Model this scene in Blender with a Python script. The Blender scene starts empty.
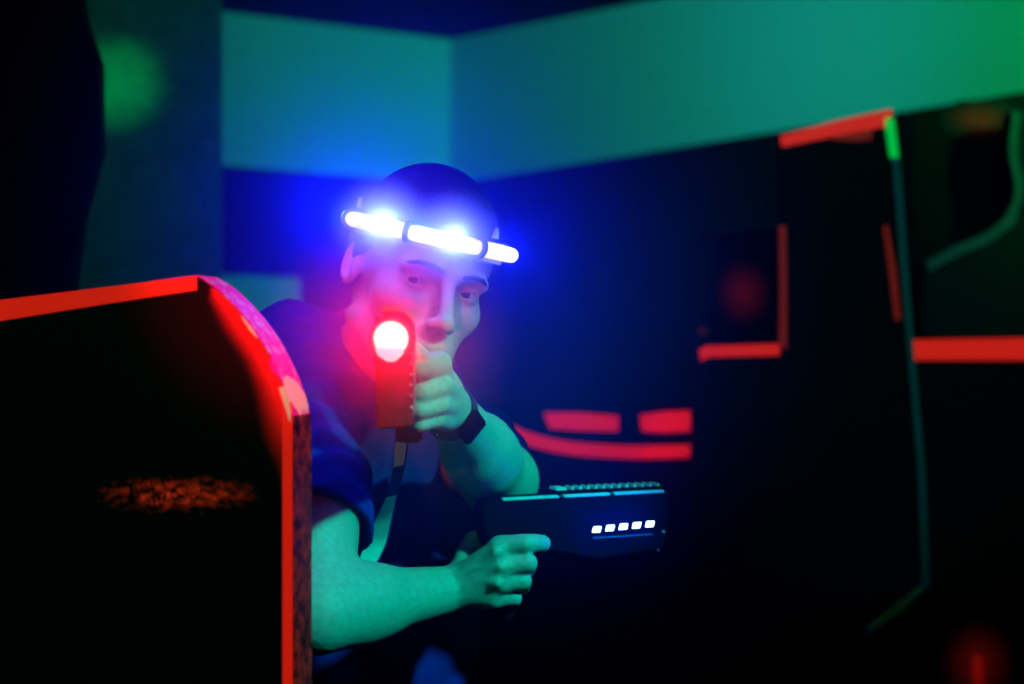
import bpy, bmesh, math, random
import numpy as np
from mathutils import Vector, Matrix, noise

R = math.radians
random.seed(4)
sc = bpy.context.scene
COL = sc.collection

# ------------------------------------------------------------------ camera
F = 1422.0            # focal length in pixels of the 1024 wide frame (50 mm on 36 mm)
EYE = 1.35
def P(px, py, d):
    return Vector(((px-512)/F*d, d, EYE+(342-py)/F*d))
cam_d = bpy.data.cameras.new('camera'); cam = bpy.data.objects.new('camera', cam_d); COL.objects.link(cam)
cam_d.lens = F/1024*36; cam_d.sensor_width = 36
cam.location = (0, 0, EYE); cam.rotation_euler = (R(90), 0, 0)
cam_d.dof.use_dof = True; cam_d.dof.focus_distance = 1.55; cam_d.dof.aperture_fstop = 2.5
cam_d.clip_start = 0.02
sc.camera = cam
sc.view_settings.view_transform = 'Standard'; sc.view_settings.look = 'None'
sc.view_settings.exposure = 0.0; sc.view_settings.gamma = 1.0
sc.view_settings.use_curve_mapping = False
sc.cycles.use_denoising = True
sc.cycles.volume_bounces = 0
sc.cycles.max_bounces = 5
sc.cycles.sample_clamp_indirect = 4.0

# ------------------------------------------------------------------ world: black, with smoke-machine haze thickened round the player to shape the headband glow
w = bpy.data.worlds.new('world'); sc.world = w; w.use_nodes = True
nt = w.node_tree; nt.nodes.clear()
out = nt.nodes.new('ShaderNodeOutputWorld'); bg = nt.nodes.new('ShaderNodeBackground')
bg.inputs[0].default_value = (0, 0, 0, 1); bg.inputs[1].default_value = 0
nt.links.new(bg.outputs[0], out.inputs[0])
HAZE_BASE, HAZE_PUFF = 0.003, 2.0
HAZE_C = P(418, 238, 1.68); HAZE_S = 0.295
geo = nt.nodes.new('ShaderNodeNewGeometry')
vd = nt.nodes.new('ShaderNodeVectorMath'); vd.operation = 'DISTANCE'; vd.inputs[1].default_value = HAZE_C
nt.links.new(geo.outputs['Position'], vd.inputs[0])
def wm(op, a, b=None):
    n = nt.nodes.new('ShaderNodeMath'); n.operation = op
    for i, v in enumerate((a, b)):
        if v is None: continue
        if isinstance(v, (int, float)): n.inputs[i].default_value = v
        else: nt.links.new(v, n.inputs[i])
    return n.outputs[0]
q = wm('DIVIDE', vd.outputs['Value'], HAZE_S)
e = wm('EXPONENT', wm('MULTIPLY', wm('POWER', q, 3.0), -1.0))
dens = wm('ADD', wm('MULTIPLY', e, HAZE_PUFF), HAZE_BASE)
vs = nt.nodes.new('ShaderNodeVolumeScatter'); vs.inputs['Anisotropy'].default_value = 0.3
vs.inputs['Color'].default_value = (0.06, 0.10, 1.0, 1)   # fine smoke scatters blue most
nt.links.new(dens, vs.inputs['Density'])
nt.links.new(vs.outputs[0], out.inputs['Volume'])
w.cycles.volume_step_size = 0.6
w.cycles.volume_sampling = 'EQUIANGULAR'

# ------------------------------------------------------------------ arena lamps and added fill spots
def lamp(name, kind, loc, col, power, target=None, **kw):
    d = bpy.data.lights.new(name, kind); d.color = col; d.energy = power
    for k, v in kw.items(): setattr(d, k, v)
    o = bpy.data.objects.new(name, d); COL.objects.link(o); o.location = loc
    if target is not None:
        o.rotation_euler = (Vector(target)-Vector(loc)).to_track_quat('-Z', 'Y').to_euler()
    return o
TEAL = (0.0, 0.75, 0.70); GREEN = (0.0, 0.9, 0.16); BLUE = (0.003, 0.035, 1.0); RED = (1.0, 0.004, 0.03)
lamp('rim_fill', 'SPOT', (1.30, 2.05, 1.95), TEAL, 7, P(440, 330, 1.65), spot_size=R(16), spot_blend=0.6, shadow_soft_size=0.03)  # unseen spot added for the thin teal rim on the face
lamp('red_spot', 'SPOT', (-0.50, -0.60, 1.72), RED, 240, P(370, 305, 1.6), spot_size=R(10.0), spot_blend=0.8, shadow_soft_size=0.03)
lamp('teal_spot', 'SPOT', (1.10, 0.45, 2.25), TEAL, 310, P(435, 622, 1.62), spot_size=R(17.2), spot_blend=0.35, shadow_soft_size=0.05)
lamp('green_spot', 'SPOT', (-0.9, 0.2, 2.3), GREEN, 12, P(340, 640, 1.6), spot_size=R(30), spot_blend=0.7, shadow_soft_size=0.04)
lamp('wall_wash_green', 'SPOT', (2.3, 2.6, 2.4), GREEN, 135, (1.9, 4.2, 2.35), spot_size=R(100), spot_blend=1.0, shadow_soft_size=0.1)
lamp('wall_wash_teal', 'SPOT', (0.4, 3.0, 2.3), (0.01, 0.44, 0.50), 52, (0.1, 5.4, 2.35), spot_size=R(120), spot_blend=1.0, shadow_soft_size=0.1)
lamp('column_green', 'SPOT', (0.3, 1.0, 2.45), GREEN, 170, P(112, 92, 3.4), spot_size=R(5), spot_blend=0.9, shadow_soft_size=0.03)
lamp('column_fill', 'SPOT', (-0.5, 2.0, 2.45), (0.01, 0.55, 0.30), 9, P(140, 60, 3.4), spot_size=R(90), spot_blend=1.0, shadow_soft_size=0.05)  # unseen lamp added to brighten the column
lamp('barricade_fill', 'SPOT', (1.5, 0.6, 2.4), TEAL, 30, P(920, 270, 3.0), spot_size=R(30), spot_blend=0.8, shadow_soft_size=0.05)  # unseen spot added to light the stepped barricade's edge strip

# ------------------------------------------------------------------ materials
def mat(name, col, rough=0.6, metal=0.0, emit=None, es=0.0, spec=0.5, bump=None, bscale=60, var=None):
    m = bpy.data.materials.new(name); m.use_nodes = True
    b = m.node_tree.nodes['Principled BSDF']; L = m.node_tree.links; N = m.node_tree.nodes
    b.inputs['Base Color'].default_value = (*col, 1); b.inputs['Roughness'].default_value = rough
    b.inputs['Metallic'].default_value = metal; b.inputs['Specular IOR Level'].default_value = spec
    if emit:
        b.inputs['Emission Color'].default_value = (*emit, 1); b.inputs['Emission Strength'].default_value = es
    if bump or var:
        tc = N.new('ShaderNodeTexCoord'); nz = N.new('ShaderNodeTexNoise'); nz.inputs['Scale'].default_value = bscale
        nz.inputs['Detail'].default_value = 5
        L.new(tc.outputs['Object'], nz.inputs['Vector'])
        if bump:
            bp = N.new('ShaderNodeBump'); bp.inputs['Strength'].default_value = bump; bp.inputs['Distance'].default_value = 0.004
            L.new(nz.outputs['Fac'], bp.inputs['Height']); L.new(bp.outputs[0], b.inputs['Normal'])
        if var:
            r = N.new('ShaderNodeValToRGB'); r.color_ramp.elements[0].position = 0.35; r.color_ramp.elements[1].position = 0.65
            r.color_ramp.elements[0].color = (*var, 1); r.color_ramp.elements[1].color = (*col, 1)
            L.new(nz.outputs['Fac'], r.inputs[0]); L.new(r.outputs[0], b.inputs['Base Color'])
    return m
M = {}
M['wall'] = mat('white_wall_paint', (0.72, 0.72, 0.70), 0.85, bump=0.1, bscale=40)
M['pillar'] = mat('grey_wall_paint', (0.30, 0.31, 0.30), 0.85, bump=0.15, bscale=25, var=(0.22, 0.23, 0.22))
M['black'] = mat('black_matt_paint', (0.006, 0.006, 0.007), 0.85, spec=0.08, bump=0.2, bscale=50)
M['blackwood'] = mat('black_painted_plywood', (0.007, 0.007, 0.008), 0.7, spec=0.12, bump=0.3, bscale=70, var=(0.010, 0.009, 0.009))
M['floor'] = mat('black_carpet', (0.012, 0.012, 0.013), 0.95, bump=0.5, bscale=300)
M['skin'] = mat('skin', (0.46, 0.31, 0.25), 0.5, spec=0.3, bump=0.2, bscale=150, var=(0.40, 0.26, 0.21))
M['skin'].node_tree.nodes['Principled BSDF'].inputs['Subsurface Weight'].default_value = 0.0
M['cloth'] = mat('navy_cotton', (0.010, 0.014, 0.23), 0.9, spec=0.2, bump=0.3, bscale=400)
M['trouser'] = mat('black_denim', (0.012, 0.012, 0.016), 0.95, spec=0.2, bump=0.3, bscale=300)
M['stripe'] = mat('white_cotton', (0.62, 0.62, 0.60), 0.9, bump=0.2, bscale=300)
M['cap'] = mat('black_knit', (0.016, 0.016, 0.022), 0.95, spec=0.2, bump=0.5, bscale=350)
M['hair'] = mat('dark_brown_hair', (0.02, 0.014, 0.01), 0.6, bump=0.8, bscale=500)
M['plastic'] = mat('black_plastic', (0.002, 0.002, 0.006), 0.7, spec=0.02, bump=0.05, bscale=300)
M['seam'] = mat('painted_highlight', (0.55, 0.55, 0.56), 0.5, metal=0.2)  # pale tone paints the light caught by the rifle's top edges
M['pistol'] = mat('red_lit_plastic', (0.09, 0.014, 0.022), 0.5, spec=0.2)  # black plastic with the red lamp light put into its colour
M['plastic2'] = mat('grey_black_plastic', (0.05, 0.05, 0.055), 0.45, bump=0.05, bscale=300)
M['rubber'] = mat('black_rubber', (0.012, 0.012, 0.014), 0.55)
M['metal'] = mat('brushed_metal', (0.6, 0.6, 0.62), 0.3, metal=1.0)
M['strap'] = mat('white_elastic', (0.45, 0.45, 0.47), 0.8)
M['tube'] = mat('lit_tube', (0.8, 0.8, 0.85), 0.3, emit=(0.15, 0.135, 1.0), es=9)
M['tube_dim'] = mat('lit_tube_frosted', (0.8, 0.8, 0.85), 0.3, emit=(0.10, 0.11, 0.22), es=7)
M['led'] = mat('led_chip', (0.9, 0.9, 0.9), 0.3, emit=(0.15, 0.25, 1.0), es=90)
M['bluled'] = mat('blue_led_window', (0.8, 0.8, 0.9), 0.3, emit=(0.5, 0.6, 1.0), es=5)
M['muzzle'] = mat('red_lamp_lens', (0.9, 0.3, 0.3), 0.3, emit=(1.0, 0.22, 0.22), es=6)
M['cup_reflection'] = mat('painted_lamp_reflection', (0.9, 0.7, 0.7), 0.5, emit=(1.0, 0.42, 0.42), es=1.1)
M['clip'] = mat('blue_grey_clip', (0.08, 0.14, 0.3), 0.5)
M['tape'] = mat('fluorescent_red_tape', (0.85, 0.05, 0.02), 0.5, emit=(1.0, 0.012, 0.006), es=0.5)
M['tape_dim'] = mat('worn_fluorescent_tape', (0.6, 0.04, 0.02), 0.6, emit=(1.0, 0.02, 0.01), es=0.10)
M['edge_green'] = mat('green_edge_light', (0.1, 0.7, 0.2), 0.5, emit=(0.0, 1.0, 0.08), es=0.42)
M['darkgrey'] = mat('dark_grey_paint', (0.015, 0.016, 0.015), 0.8, bump=0.2, bscale=40)
M['edge_teal'] = mat('worn_wood_edge', (0.25, 0.30, 0.28), 0.7, bump=0.3, bscale=60)
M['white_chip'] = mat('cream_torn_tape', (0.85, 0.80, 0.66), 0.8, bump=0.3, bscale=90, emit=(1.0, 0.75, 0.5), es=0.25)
M['eye'] = mat('eye_white', (0.35, 0.35, 0.35), 0.15)
M['iris'] = mat('dark_iris', (0.03, 0.02, 0.015), 0.1)

def chip_mat(name, base, chip, scale, lo, hi, eb=0.0, ebcol=(1, 0, 0), ec=0.0, eccol=(1, 1, 1)):
    """two paints broken up by a sharp noise: worn layers"""
    m = bpy.data.materials.new(name); m.use_nodes = True; N = m.node_tree.nodes; L = m.node_tree.links
    b = N['Principled BSDF']; b.inputs['Roughness'].default_value = 0.6
    tc = N.new('ShaderNodeTexCoord'); nz = N.new('ShaderNodeTexNoise'); nz.inputs['Scale'].default_value = scale; nz.inputs['Detail'].default_value = 8
    nz.inputs['Roughness'].default_value = 0.65
    L.new(tc.outputs['Object'], nz.inputs['Vector'])
    def ramp(c0, c1):
        r = N.new('ShaderNodeValToRGB'); r.color_ramp.elements[0].position = lo; r.color_ramp.elements[1].position = hi
        r.color_ramp.elements[0].color = (*c0, 1); r.color_ramp.elements[1].color = (*c1, 1); L.new(nz.outputs['Fac'], r.inputs[0]); return r.outputs[0]
    L.new(ramp(base, chip), b.inputs['Base Color'])
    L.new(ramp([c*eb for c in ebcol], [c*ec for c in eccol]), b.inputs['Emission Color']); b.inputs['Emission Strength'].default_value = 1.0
    bp = N.new('ShaderNodeBump'); bp.inputs['Strength'].default_value = 0.5; bp.inputs['Distance'].default_value = 0.002
    L.new(nz.outputs['Fac'], bp.inputs['Height']); L.new(bp.outputs[0], b.inputs['Normal'])
    return m
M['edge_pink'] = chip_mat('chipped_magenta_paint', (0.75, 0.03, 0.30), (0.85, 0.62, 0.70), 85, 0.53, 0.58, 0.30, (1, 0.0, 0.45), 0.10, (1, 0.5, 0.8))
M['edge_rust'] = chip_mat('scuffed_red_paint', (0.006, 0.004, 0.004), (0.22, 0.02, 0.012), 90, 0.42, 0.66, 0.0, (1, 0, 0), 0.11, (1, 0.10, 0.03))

def paint_mat(name, col, strength, scale=25, grit=0.0):
    """glowing red paint or painted red light on black; its strength is stored per vertex in 'paint'"""
    m = bpy.data.materials.new(name); m.use_nodes = True; N = m.node_tree.nodes; L = m.node_tree.links
    b = N['Principled BSDF']; b.inputs['Roughness'].default_value = 0.6; b.inputs['Specular IOR Level'].default_value = 0.2
    at = N.new('ShaderNodeAttribute'); at.attribute_name = 'paint'
    tc = N.new('ShaderNodeTexCoord'); nz = N.new('ShaderNodeTexNoise'); nz.inputs['Scale'].default_value = scale; nz.inputs['Detail'].default_value = 9
    nz.inputs['Roughness'].default_value = 0.75
    L.new(tc.outputs['Object'], nz.inputs['Vector'])
    mr = N.new('ShaderNodeMapRange'); mr.inputs[1].default_value = 0.5-0.2*max(grit, 0.01)-0.15*(1-grit); mr.inputs[2].default_value = 0.62
    mr.inputs[3].default_value = 1-grit; mr.inputs[4].default_value = 1.0
    L.new(nz.outputs['Fac'], mr.inputs[0])
    mu = N.new('ShaderNodeMath'); mu.operation = 'MULTIPLY'; L.new(at.outputs['Fac'], mu.inputs[0]); L.new(mr.outputs[0], mu.inputs[1])
    mx = N.new('ShaderNodeMix'); mx.data_type = 'RGBA'; mx.inputs[6].default_value = (0.01, 0.01, 0.012, 1); mx.inputs[7].default_value = (*col, 1)
    L.new(mu.outputs[0], mx.inputs[0]); L.new(mx.outputs[2], b.inputs['Base Color'])
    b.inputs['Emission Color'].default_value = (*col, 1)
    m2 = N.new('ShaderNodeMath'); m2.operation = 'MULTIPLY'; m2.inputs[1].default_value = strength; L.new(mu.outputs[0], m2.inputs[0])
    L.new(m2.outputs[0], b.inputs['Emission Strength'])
    return m
M['red_spill'] = paint_mat('painted_red_light', (1.0, 0.012, 0.01), 0.42, 30, 0.1)  # red light spill painted as a glowing colour
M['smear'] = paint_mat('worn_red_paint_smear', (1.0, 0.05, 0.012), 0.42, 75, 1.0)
M['far_red'] = paint_mat('far_red_smear_or_glow', (1.0, 0.03, 0.01), 0.05, 40, 0.3)

# ------------------------------------------------------------------ object helpers
def tag(o, label=None, cat=None, group=None, kind=None):
    if label: o['label'] = label
    if cat: o['category'] = cat
    if group: o['group'] = group
    if kind: o['kind'] = kind
    return o
def thing(name, label, cat, loc, group=None):
    o = bpy.data.objects.new(name, None); COL.objects.link(o); o.location = loc; o.empty_display_size = 0.05
    return tag(o, label, cat, group)
def wloc(o):
    v = Vector((0, 0, 0))
    while o is not None: v += o.location; o = o.parent
    return v
def mk(name, verts, faces, material, parent=None, smooth=False, bevel=0.0, attr=None):
    base = wloc(parent) if parent else Vector((0, 0, 0))
    me = bpy.data.meshes.new(name)
    if isinstance(verts, np.ndarray):
        me.from_pydata((verts-np.array(base)).tolist(), [], faces.tolist() if isinstance(faces, np.ndarray) else faces)
    else:
        me.from_pydata([Vector(v)-base for v in verts], [], faces)
    bm = bmesh.new(); bm.from_mesh(me); bmesh.ops.recalc_face_normals(bm, faces=bm.faces)
    if bevel:
        bmesh.ops.bevel(bm, geom=[e for e in bm.edges if len(e.link_faces) == 2 and e.calc_face_angle(0) > 0.6], offset=bevel, segments=2, affect='EDGES')
    bm.to_mesh(me); bm.free()
    if smooth: me.shade_smooth()
    if attr:
        a = me.attributes.new('paint', 'FLOAT', 'POINT'); a.data.foreach_set('value', attr)
    for mm in (material if isinstance(material, (list, tuple)) else [material]): me.materials.append(mm)
    o = bpy.data.objects.new(name, me); COL.objects.link(o)
    if parent: o.parent = parent
    return o
class MB:
    def __init__(s): s.v = []; s.f = []
    def add(s, v, f):
        n = len(s.v); s.v += [Vector(x) for x in v]; s.f += [tuple(i+n for i in ff) for ff in f]; return s
    def prism(s, pts, vec):
        n = len(pts); pts = [Vector(p) for p in pts]; vec = Vector(vec)
        return s.add(pts+[p+vec for p in pts], [tuple(range(n)), tuple(range(2*n-1, n-1, -1))]+[(i, (i+1) % n, n+(i+1) % n, n+i) for i in range(n)])
    def box(s, c, ax, ay, az):
        c = Vector(c); ax, ay, az = Vector(ax), Vector(ay), Vector(az)
        v = [c+i*ax+j*ay+k*az for i in (-1, 1) for j in (-1, 1) for k in (-1, 1)]
        return s.add(v, [(0, 1, 3, 2), (4, 6, 7, 5), (0, 4, 5, 1), (2, 3, 7, 6), (0, 2, 6, 4), (1, 5, 7, 3)])
    def tube(s, path, r, n=16, cap=True, closed=False, dome=False):
        path = [Vector(p) for p in path]; m = len(path); rr = r if isinstance(r, (list, tuple)) else [r]*m
        v = []; f = []; prev = None
        for i, p in enumerate(path):
            t = (path[(i+1) % m]-path[i-1]) if closed else (path[min(i+1, m-1)]-path[max(i-1, 0)])
            t.normalize()
            if prev is None:
                a = t.orthogonal().normalized()
            else: a = (prev-t*prev.dot(t)).normalized()
            prev = a; b = t.cross(a)
            for k in range(n):
                an = 2*math.pi*k/n; v.append(p+(a*math.cos(an)+b*math.sin(an))*rr[i])
        for i in range(m if closed else m-1):
            for k in range(n):
                j = (i+1) % m; f.append((i*n+k, i*n+(k+1) % n, j*n+(k+1) % n, j*n+k))
        if cap and not closed:
            f.append(tuple(range(n))); f.append(tuple((m-1)*n+k for k in range(n)))
        return s.add(v, f)
    def lathe(s, c, axis, prof, n=32):
        """prof: list of (distance along axis, radius)"""
        axis = Vector(axis).normalized(); return s.tube_prof(c, axis, prof, n)
    def tube_prof(s, c, axis, prof, n):
        a = axis.orthogonal().normalized(); b = axis.cross(a); v = []; f = []
        for (h, r) in prof:
            for k in range(n):
                an = 2*math.pi*k/n; v.append(Vector(c)+axis*h+(a*math.cos(an)+b*math.sin(an))*max(r, 1e-5))
        m = len(prof)
        for i in range(m-1):
            for k in range(n): f.append((i*n+k, i*n+(k+1) % n, (i+1)*n+(k+1) % n, (i+1)*n+k))
        f.append(tuple(range(n))); f.append(tuple((m-1)*n+k for k in range(n)))
        return s.add(v, f)
    def build(s, name, material, parent=None, smooth=False, bevel=0.0):
        return mk(name, s.v, s.f, material, parent, smooth, bevel)
def catmull(pts, n=6):
    out = []; m = len(pts)
    for i in range(m-1):
        p0, p1, p2, p3 = [np.array(pts[min(max(j, 0), m-1)], float) for j in (i-1, i, i+1, i+2)]
        for k in range(n):
            t = k/n
            out.append(tuple(0.5*((2*p1)+(p2-p0)*t+(2*p0-5*p1+4*p2-p3)*t*t+(3*p1-p0-3*p2+p3)*t**3)))
    out.append(tuple(pts[-1])); return out
class Plane:
    """an upright plane through a point, turned about z: u runs to the right, back runs away from the viewer"""
    def __init__(s, px, d, yaw):
        s.o = P(px, 342, d); s.u = Vector((math.cos(yaw), -math.sin(yaw), 0)); s.back = Vector((math.sin(yaw), math.cos(yaw), 0))
    def at(s, px, py, off=0.0):
        r = Vector(((px-512)/F, 1, (342-py)/F)); o = Vector((0, 0, EYE)); q = s.o+s.back*off
        t = (q-o).dot(s.back)/r.dot(s.back); return o+r*t
    def floor(s, px, off=0.0, z=0.0):
        p = s.at(px, 342, off); return Vector((p.x, p.y, z))

# ------------------------------------------------------------------ the room
CEIL = 2.52
def struct(name, mb, m, bevel=0.0): return tag(mb.build(name, m, bevel=bevel), kind='structure')
CX, CY = -0.24, 5.5
dr = Vector((0.748, -0.664, 0)); dl = Vector((-0.861, -0.508, 0)); C0 = Vector((CX, CY, 0))
A = C0+dr*7.94; B = C0+dl*3.79
ring = [C0, A, Vector((A.x, -1.5, 0)), Vector((B.x, -1.5, 0)), B]
names = ['wall_right', 'wall_far_right', 'wall_front', 'wall_left', 'wall_back']
cen = sum(ring, Vector())/5
for i, nme in enumerate(names):
    p, q2 = ring[i], ring[(i+1) % 5]; nrm = Vector(((q2-p).y, -(q2-p).x, 0)).normalized()
    if nrm.dot(cen-p) > 0: nrm = -nrm
    m = M['wall'] if nme in ('wall_right', 'wall_back') else M['black']
    struct(nme, MB().prism([p, q2, q2+Vector((0, 0, CEIL)), p+Vector((0, 0, CEIL))], nrm*0.1), m)
struct('floor', MB().prism([v for v in ring], (0, 0, -0.1)), M['floor'])
struct('ceiling', MB().prism([v+Vector((0, 0, CEIL)) for v in ring], (0, 0, 0.1)), M['black'])
# dark lower cladding on the right wall, its top edge rising a little towards the viewer
nr = Vector((-0.664, -0.748, 0)); p0 = C0+nr*0.02+dr*0.02; p1 = C0+dr*7.6+nr*0.02
def h_at(t): return 1.955+0.040*t
struct('trim_1', MB().prism([p0, p1, p1+Vector((0, 0, h_at(7.6))), p0+Vector((0, 0, h_at(0)))], nr*0.03), M['black'])
# the grey column on the left
pl = Plane(222, 3.4, R(-13))
q0 = pl.floor(222); q1 = pl.floor(-60)
pil = MB().prism([q0, q1, q1+Vector((0, 0, CEIL)), q0+Vector((0, 0, CEIL))], pl.back*0.45).build('pillar', M['pillar'])
tag(pil, 'grey painted column', kind='structure')
# black board mounted on the back wall
def on_back(px, py, off=0.0):
    n = Vector((0.508, -0.861, 0)); o = C0+n*off; r = Vector(((px-512)/F, 1, (342-py)/F)); e = Vector((0, 0, EYE))
    return e+r*((o-e).dot(n)/r.dot(n))
nb = Vector((0.508, -0.861, 0))
bd = thing('wall_board', 'dark rectangular board high on the pale back wall, left of the player\'s head', 'board', on_back(270, 277, 0.0))
o1 = [on_back(150, 160), on_back(445, 184), on_back(445, 420), on_back(306, 420), on_back(300, 277), on_back(150, 271)]
MB().prism(o1, nb*0.02).build('panel', M['black'], bd)

# ------------------------------------------------------------------ barricades
def band(plane, pts_a, pts_b, th, off=0.0):
    """thin strip between two pixel polylines of equal length lying on a plane's front"""
    mb = MB()
    a = [plane.at(*p, off) for p in pts_a]; b = [plane.at(*p, off) for p in pts_b]; n = len(a); v = -plane.back*th
    vs = a+b+[x+v for x in a]+[x+v for x in b]; f = []
    for i in range(n-1):
        f += [(i, i+1, n+i+1, n+i), (2*n+i, 3*n+i, 3*n+i+1, 2*n+i+1), (i, 2*n+i, 2*n+i+1, i+1), (n+i, n+i+1, 3*n+i+1, 3*n+i)]
    f += [(0, n, 3*n, 2*n), (n-1, 3*n-1, 4*n-1, 2*n-1)]
    return mb.add(vs, f)
def paint_patch(name, plane, px0, py0, px1, py1, fn, material, parent, nx=40, ny=40, off=-0.0003):
    v = []; att = []
    for j in range(ny+1):
        for i in range(nx+1):
            x = px0+(px1-px0)*i/nx; y = py0+(py1-py0)*j/ny
            v.append(plane.at(x, y, off)); att.append(max(0.0, min(1.0, fn(x, y))))
    f = [(j*(nx+1)+i, j*(nx+1)+i+1, (j+1)*(nx+1)+i+1, (j+1)*(nx+1)+i) for j in range(ny) for i in range(nx)
         if max(att[j*(nx+1)+i], att[j*(nx+1)+i+1], att[(j+1)*(nx+1)+i+1], att[(j+1)*(nx+1)+i]) > 0]
    used = sorted({k for ff in f for k in ff}); mp = {k: n for n, k in enumerate(used)}
    return mk(name, [v[k] for k in used], [tuple(mp[k] for k in ff) for ff in f], material, parent, attr=[att[k] for k in used])

# A: the rounded barricade in the left foreground
pA = Plane(293, 1.30, R(15)); THA = 0.0417
tA = thing('barricade', 'black rounded-corner barricade with red taped edge, in the near left foreground', 'barricade', pA.floor(150))
arc = catmull([(197, 276), (215, 288), (231, 303), (247, 321), (261, 341), (272, 361), (281, 381), (288, 402), (292, 426), (293, 455)], 5)
outline = [(-330, 334), (0, 300)]+arc
front = [pA.at(*p) for p in outline]+[pA.floor(293), pA.floor(-330)]
MB().prism(front, pA.back*THA).build('panel', M['blackwood'], tA)
# painted strip glued round the edge (the board's thickness), in two colours
def edge_strip(pts, name, m, parent, lift=0.0006):
    mb = MB(); n = len(pts); v = []; cenp = pA.at(150, 500)
    for i, p in enumerate(pts):
        t = (pts[min(i+1, n-1)]-pts[max(i-1, 0)]).normalized(); nn = t.cross(pA.back).normalized()
        if nn.dot(p-cenp) < 0: nn = -nn
        v += [p+nn*0.0002, p+nn*(0.0002+lift), p+pA.back*THA+nn*(0.0002+lift), p+pA.back*THA+nn*0.0002]
    f = []
    for i in range(n-1):
        for k in range(4): f.append((4*i+k, 4*i+(k+1) % 4, 4*i+4+(k+1) % 4, 4*i+4+k))
    f += [(0, 1, 2, 3), (4*n-4, 4*n-3, 4*n-2, 4*n-1)]
    return mb.add(v, f).build(name, m, parent)
arc3 = [pA.at(*p) for p in arc]
edge_strip([pA.at(150, 282)]+arc3[:39], 'curved_edge', M['edge_pink'], tA)['label'] = 'chipped magenta painted edge'
edge_strip(arc3[38:]+[pA.at(293, 600), pA.floor(293, 0, 0.01)], 'straight_edge', M['edge_rust'], tA)['label'] = 'scuffed dark red edge'
band(pA, [(-330, 334), (-120, 313), (0, 300), (99, 288), (197, 276)], [(-330, 355), (-120, 335), (0, 321), (99, 305), (197, 290)], 0.0006).build('tape', M['tape'], tA)
ys = list(range(402, 700, 20))+[1000, 1800]
band(pA, [(283, y) for y in ys], [(292.6, y) for y in ys], 0.0012).build('tape', M['tape'], tA)
# red light spill painted on the board, fading inwards from the curve
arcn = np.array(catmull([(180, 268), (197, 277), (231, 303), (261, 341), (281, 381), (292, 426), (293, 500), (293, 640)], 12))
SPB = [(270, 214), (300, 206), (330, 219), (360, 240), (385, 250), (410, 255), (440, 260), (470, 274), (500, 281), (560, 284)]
def red_spill(x, y):
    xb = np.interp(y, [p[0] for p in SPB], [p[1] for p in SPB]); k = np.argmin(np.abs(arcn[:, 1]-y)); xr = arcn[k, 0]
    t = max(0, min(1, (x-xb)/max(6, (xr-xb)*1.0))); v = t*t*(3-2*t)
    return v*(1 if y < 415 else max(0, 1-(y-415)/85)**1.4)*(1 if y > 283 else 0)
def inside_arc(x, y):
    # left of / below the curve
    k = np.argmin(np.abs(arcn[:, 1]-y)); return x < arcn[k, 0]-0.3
paint_patch('painted_red_spill', pA, 196, 284, 294, 520, lambda x, y: red_spill(x, y) if inside_arc(x, y) else 0, M['red_spill'], tA, 98, 118)
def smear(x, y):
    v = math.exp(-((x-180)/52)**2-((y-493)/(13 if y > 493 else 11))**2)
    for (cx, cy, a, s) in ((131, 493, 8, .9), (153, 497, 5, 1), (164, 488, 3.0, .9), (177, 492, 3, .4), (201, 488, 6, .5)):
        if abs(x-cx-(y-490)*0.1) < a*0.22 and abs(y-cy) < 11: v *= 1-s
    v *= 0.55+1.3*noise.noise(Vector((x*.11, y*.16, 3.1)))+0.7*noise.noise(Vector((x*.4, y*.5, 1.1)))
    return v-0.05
paint_patch('paint_smear_or_glow', pA, 90, 465, 270, 530, smear, M['smear'], tA, 180, 65)
# torn remains of tape near the bend
def scrap(pts, m, name='torn_tape', off=-0.0012):
    MB().prism([pA.at(x, y, off) for x, y in pts], -pA.back*0.0008).build(name, m, tA)
scrap([(241, 316), (243, 317), (253, 329), (258, 338), (257, 338), (249, 329)], M['white_chip'])
scrap([(269, 360), (272, 359), (278, 372), (281, 377), (277, 376), (271, 369)], M['edge_pink'])
def edge_pt(y, fr, lift=.0012):
    ys_ = [p[1] for p in arc]; x = float(np.interp(y, ys_, [p[0] for p in arc])); x2 = float(np.interp(y+4, ys_, [p[0] for p in arc]))
    p = pA.at(x, y); t = (pA.at(x2, y+4)-p).normalized(); nn = t.cross(pA.back).normalized()
    if nn.x < 0: nn = -nn
    return p+pA.back*THA*fr+nn*lift
MB().prism([edge_pt(y, f) for y, f in ((381, .05), (376, .3), (380, .55), (385, .75), (396, .93), (408, .97), (414, .8), (409, .6), (417, .45), (410, .3), (402, .04), (391, .0))], (0.0006, -0.0002, 0)).build('torn_tape', M['white_chip'], tA)
scrap([(279, 388), (285, 386), (289, 400), (291, 412), (290, 422), (287, 412), (283, 400)], M['white_chip'])

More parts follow.
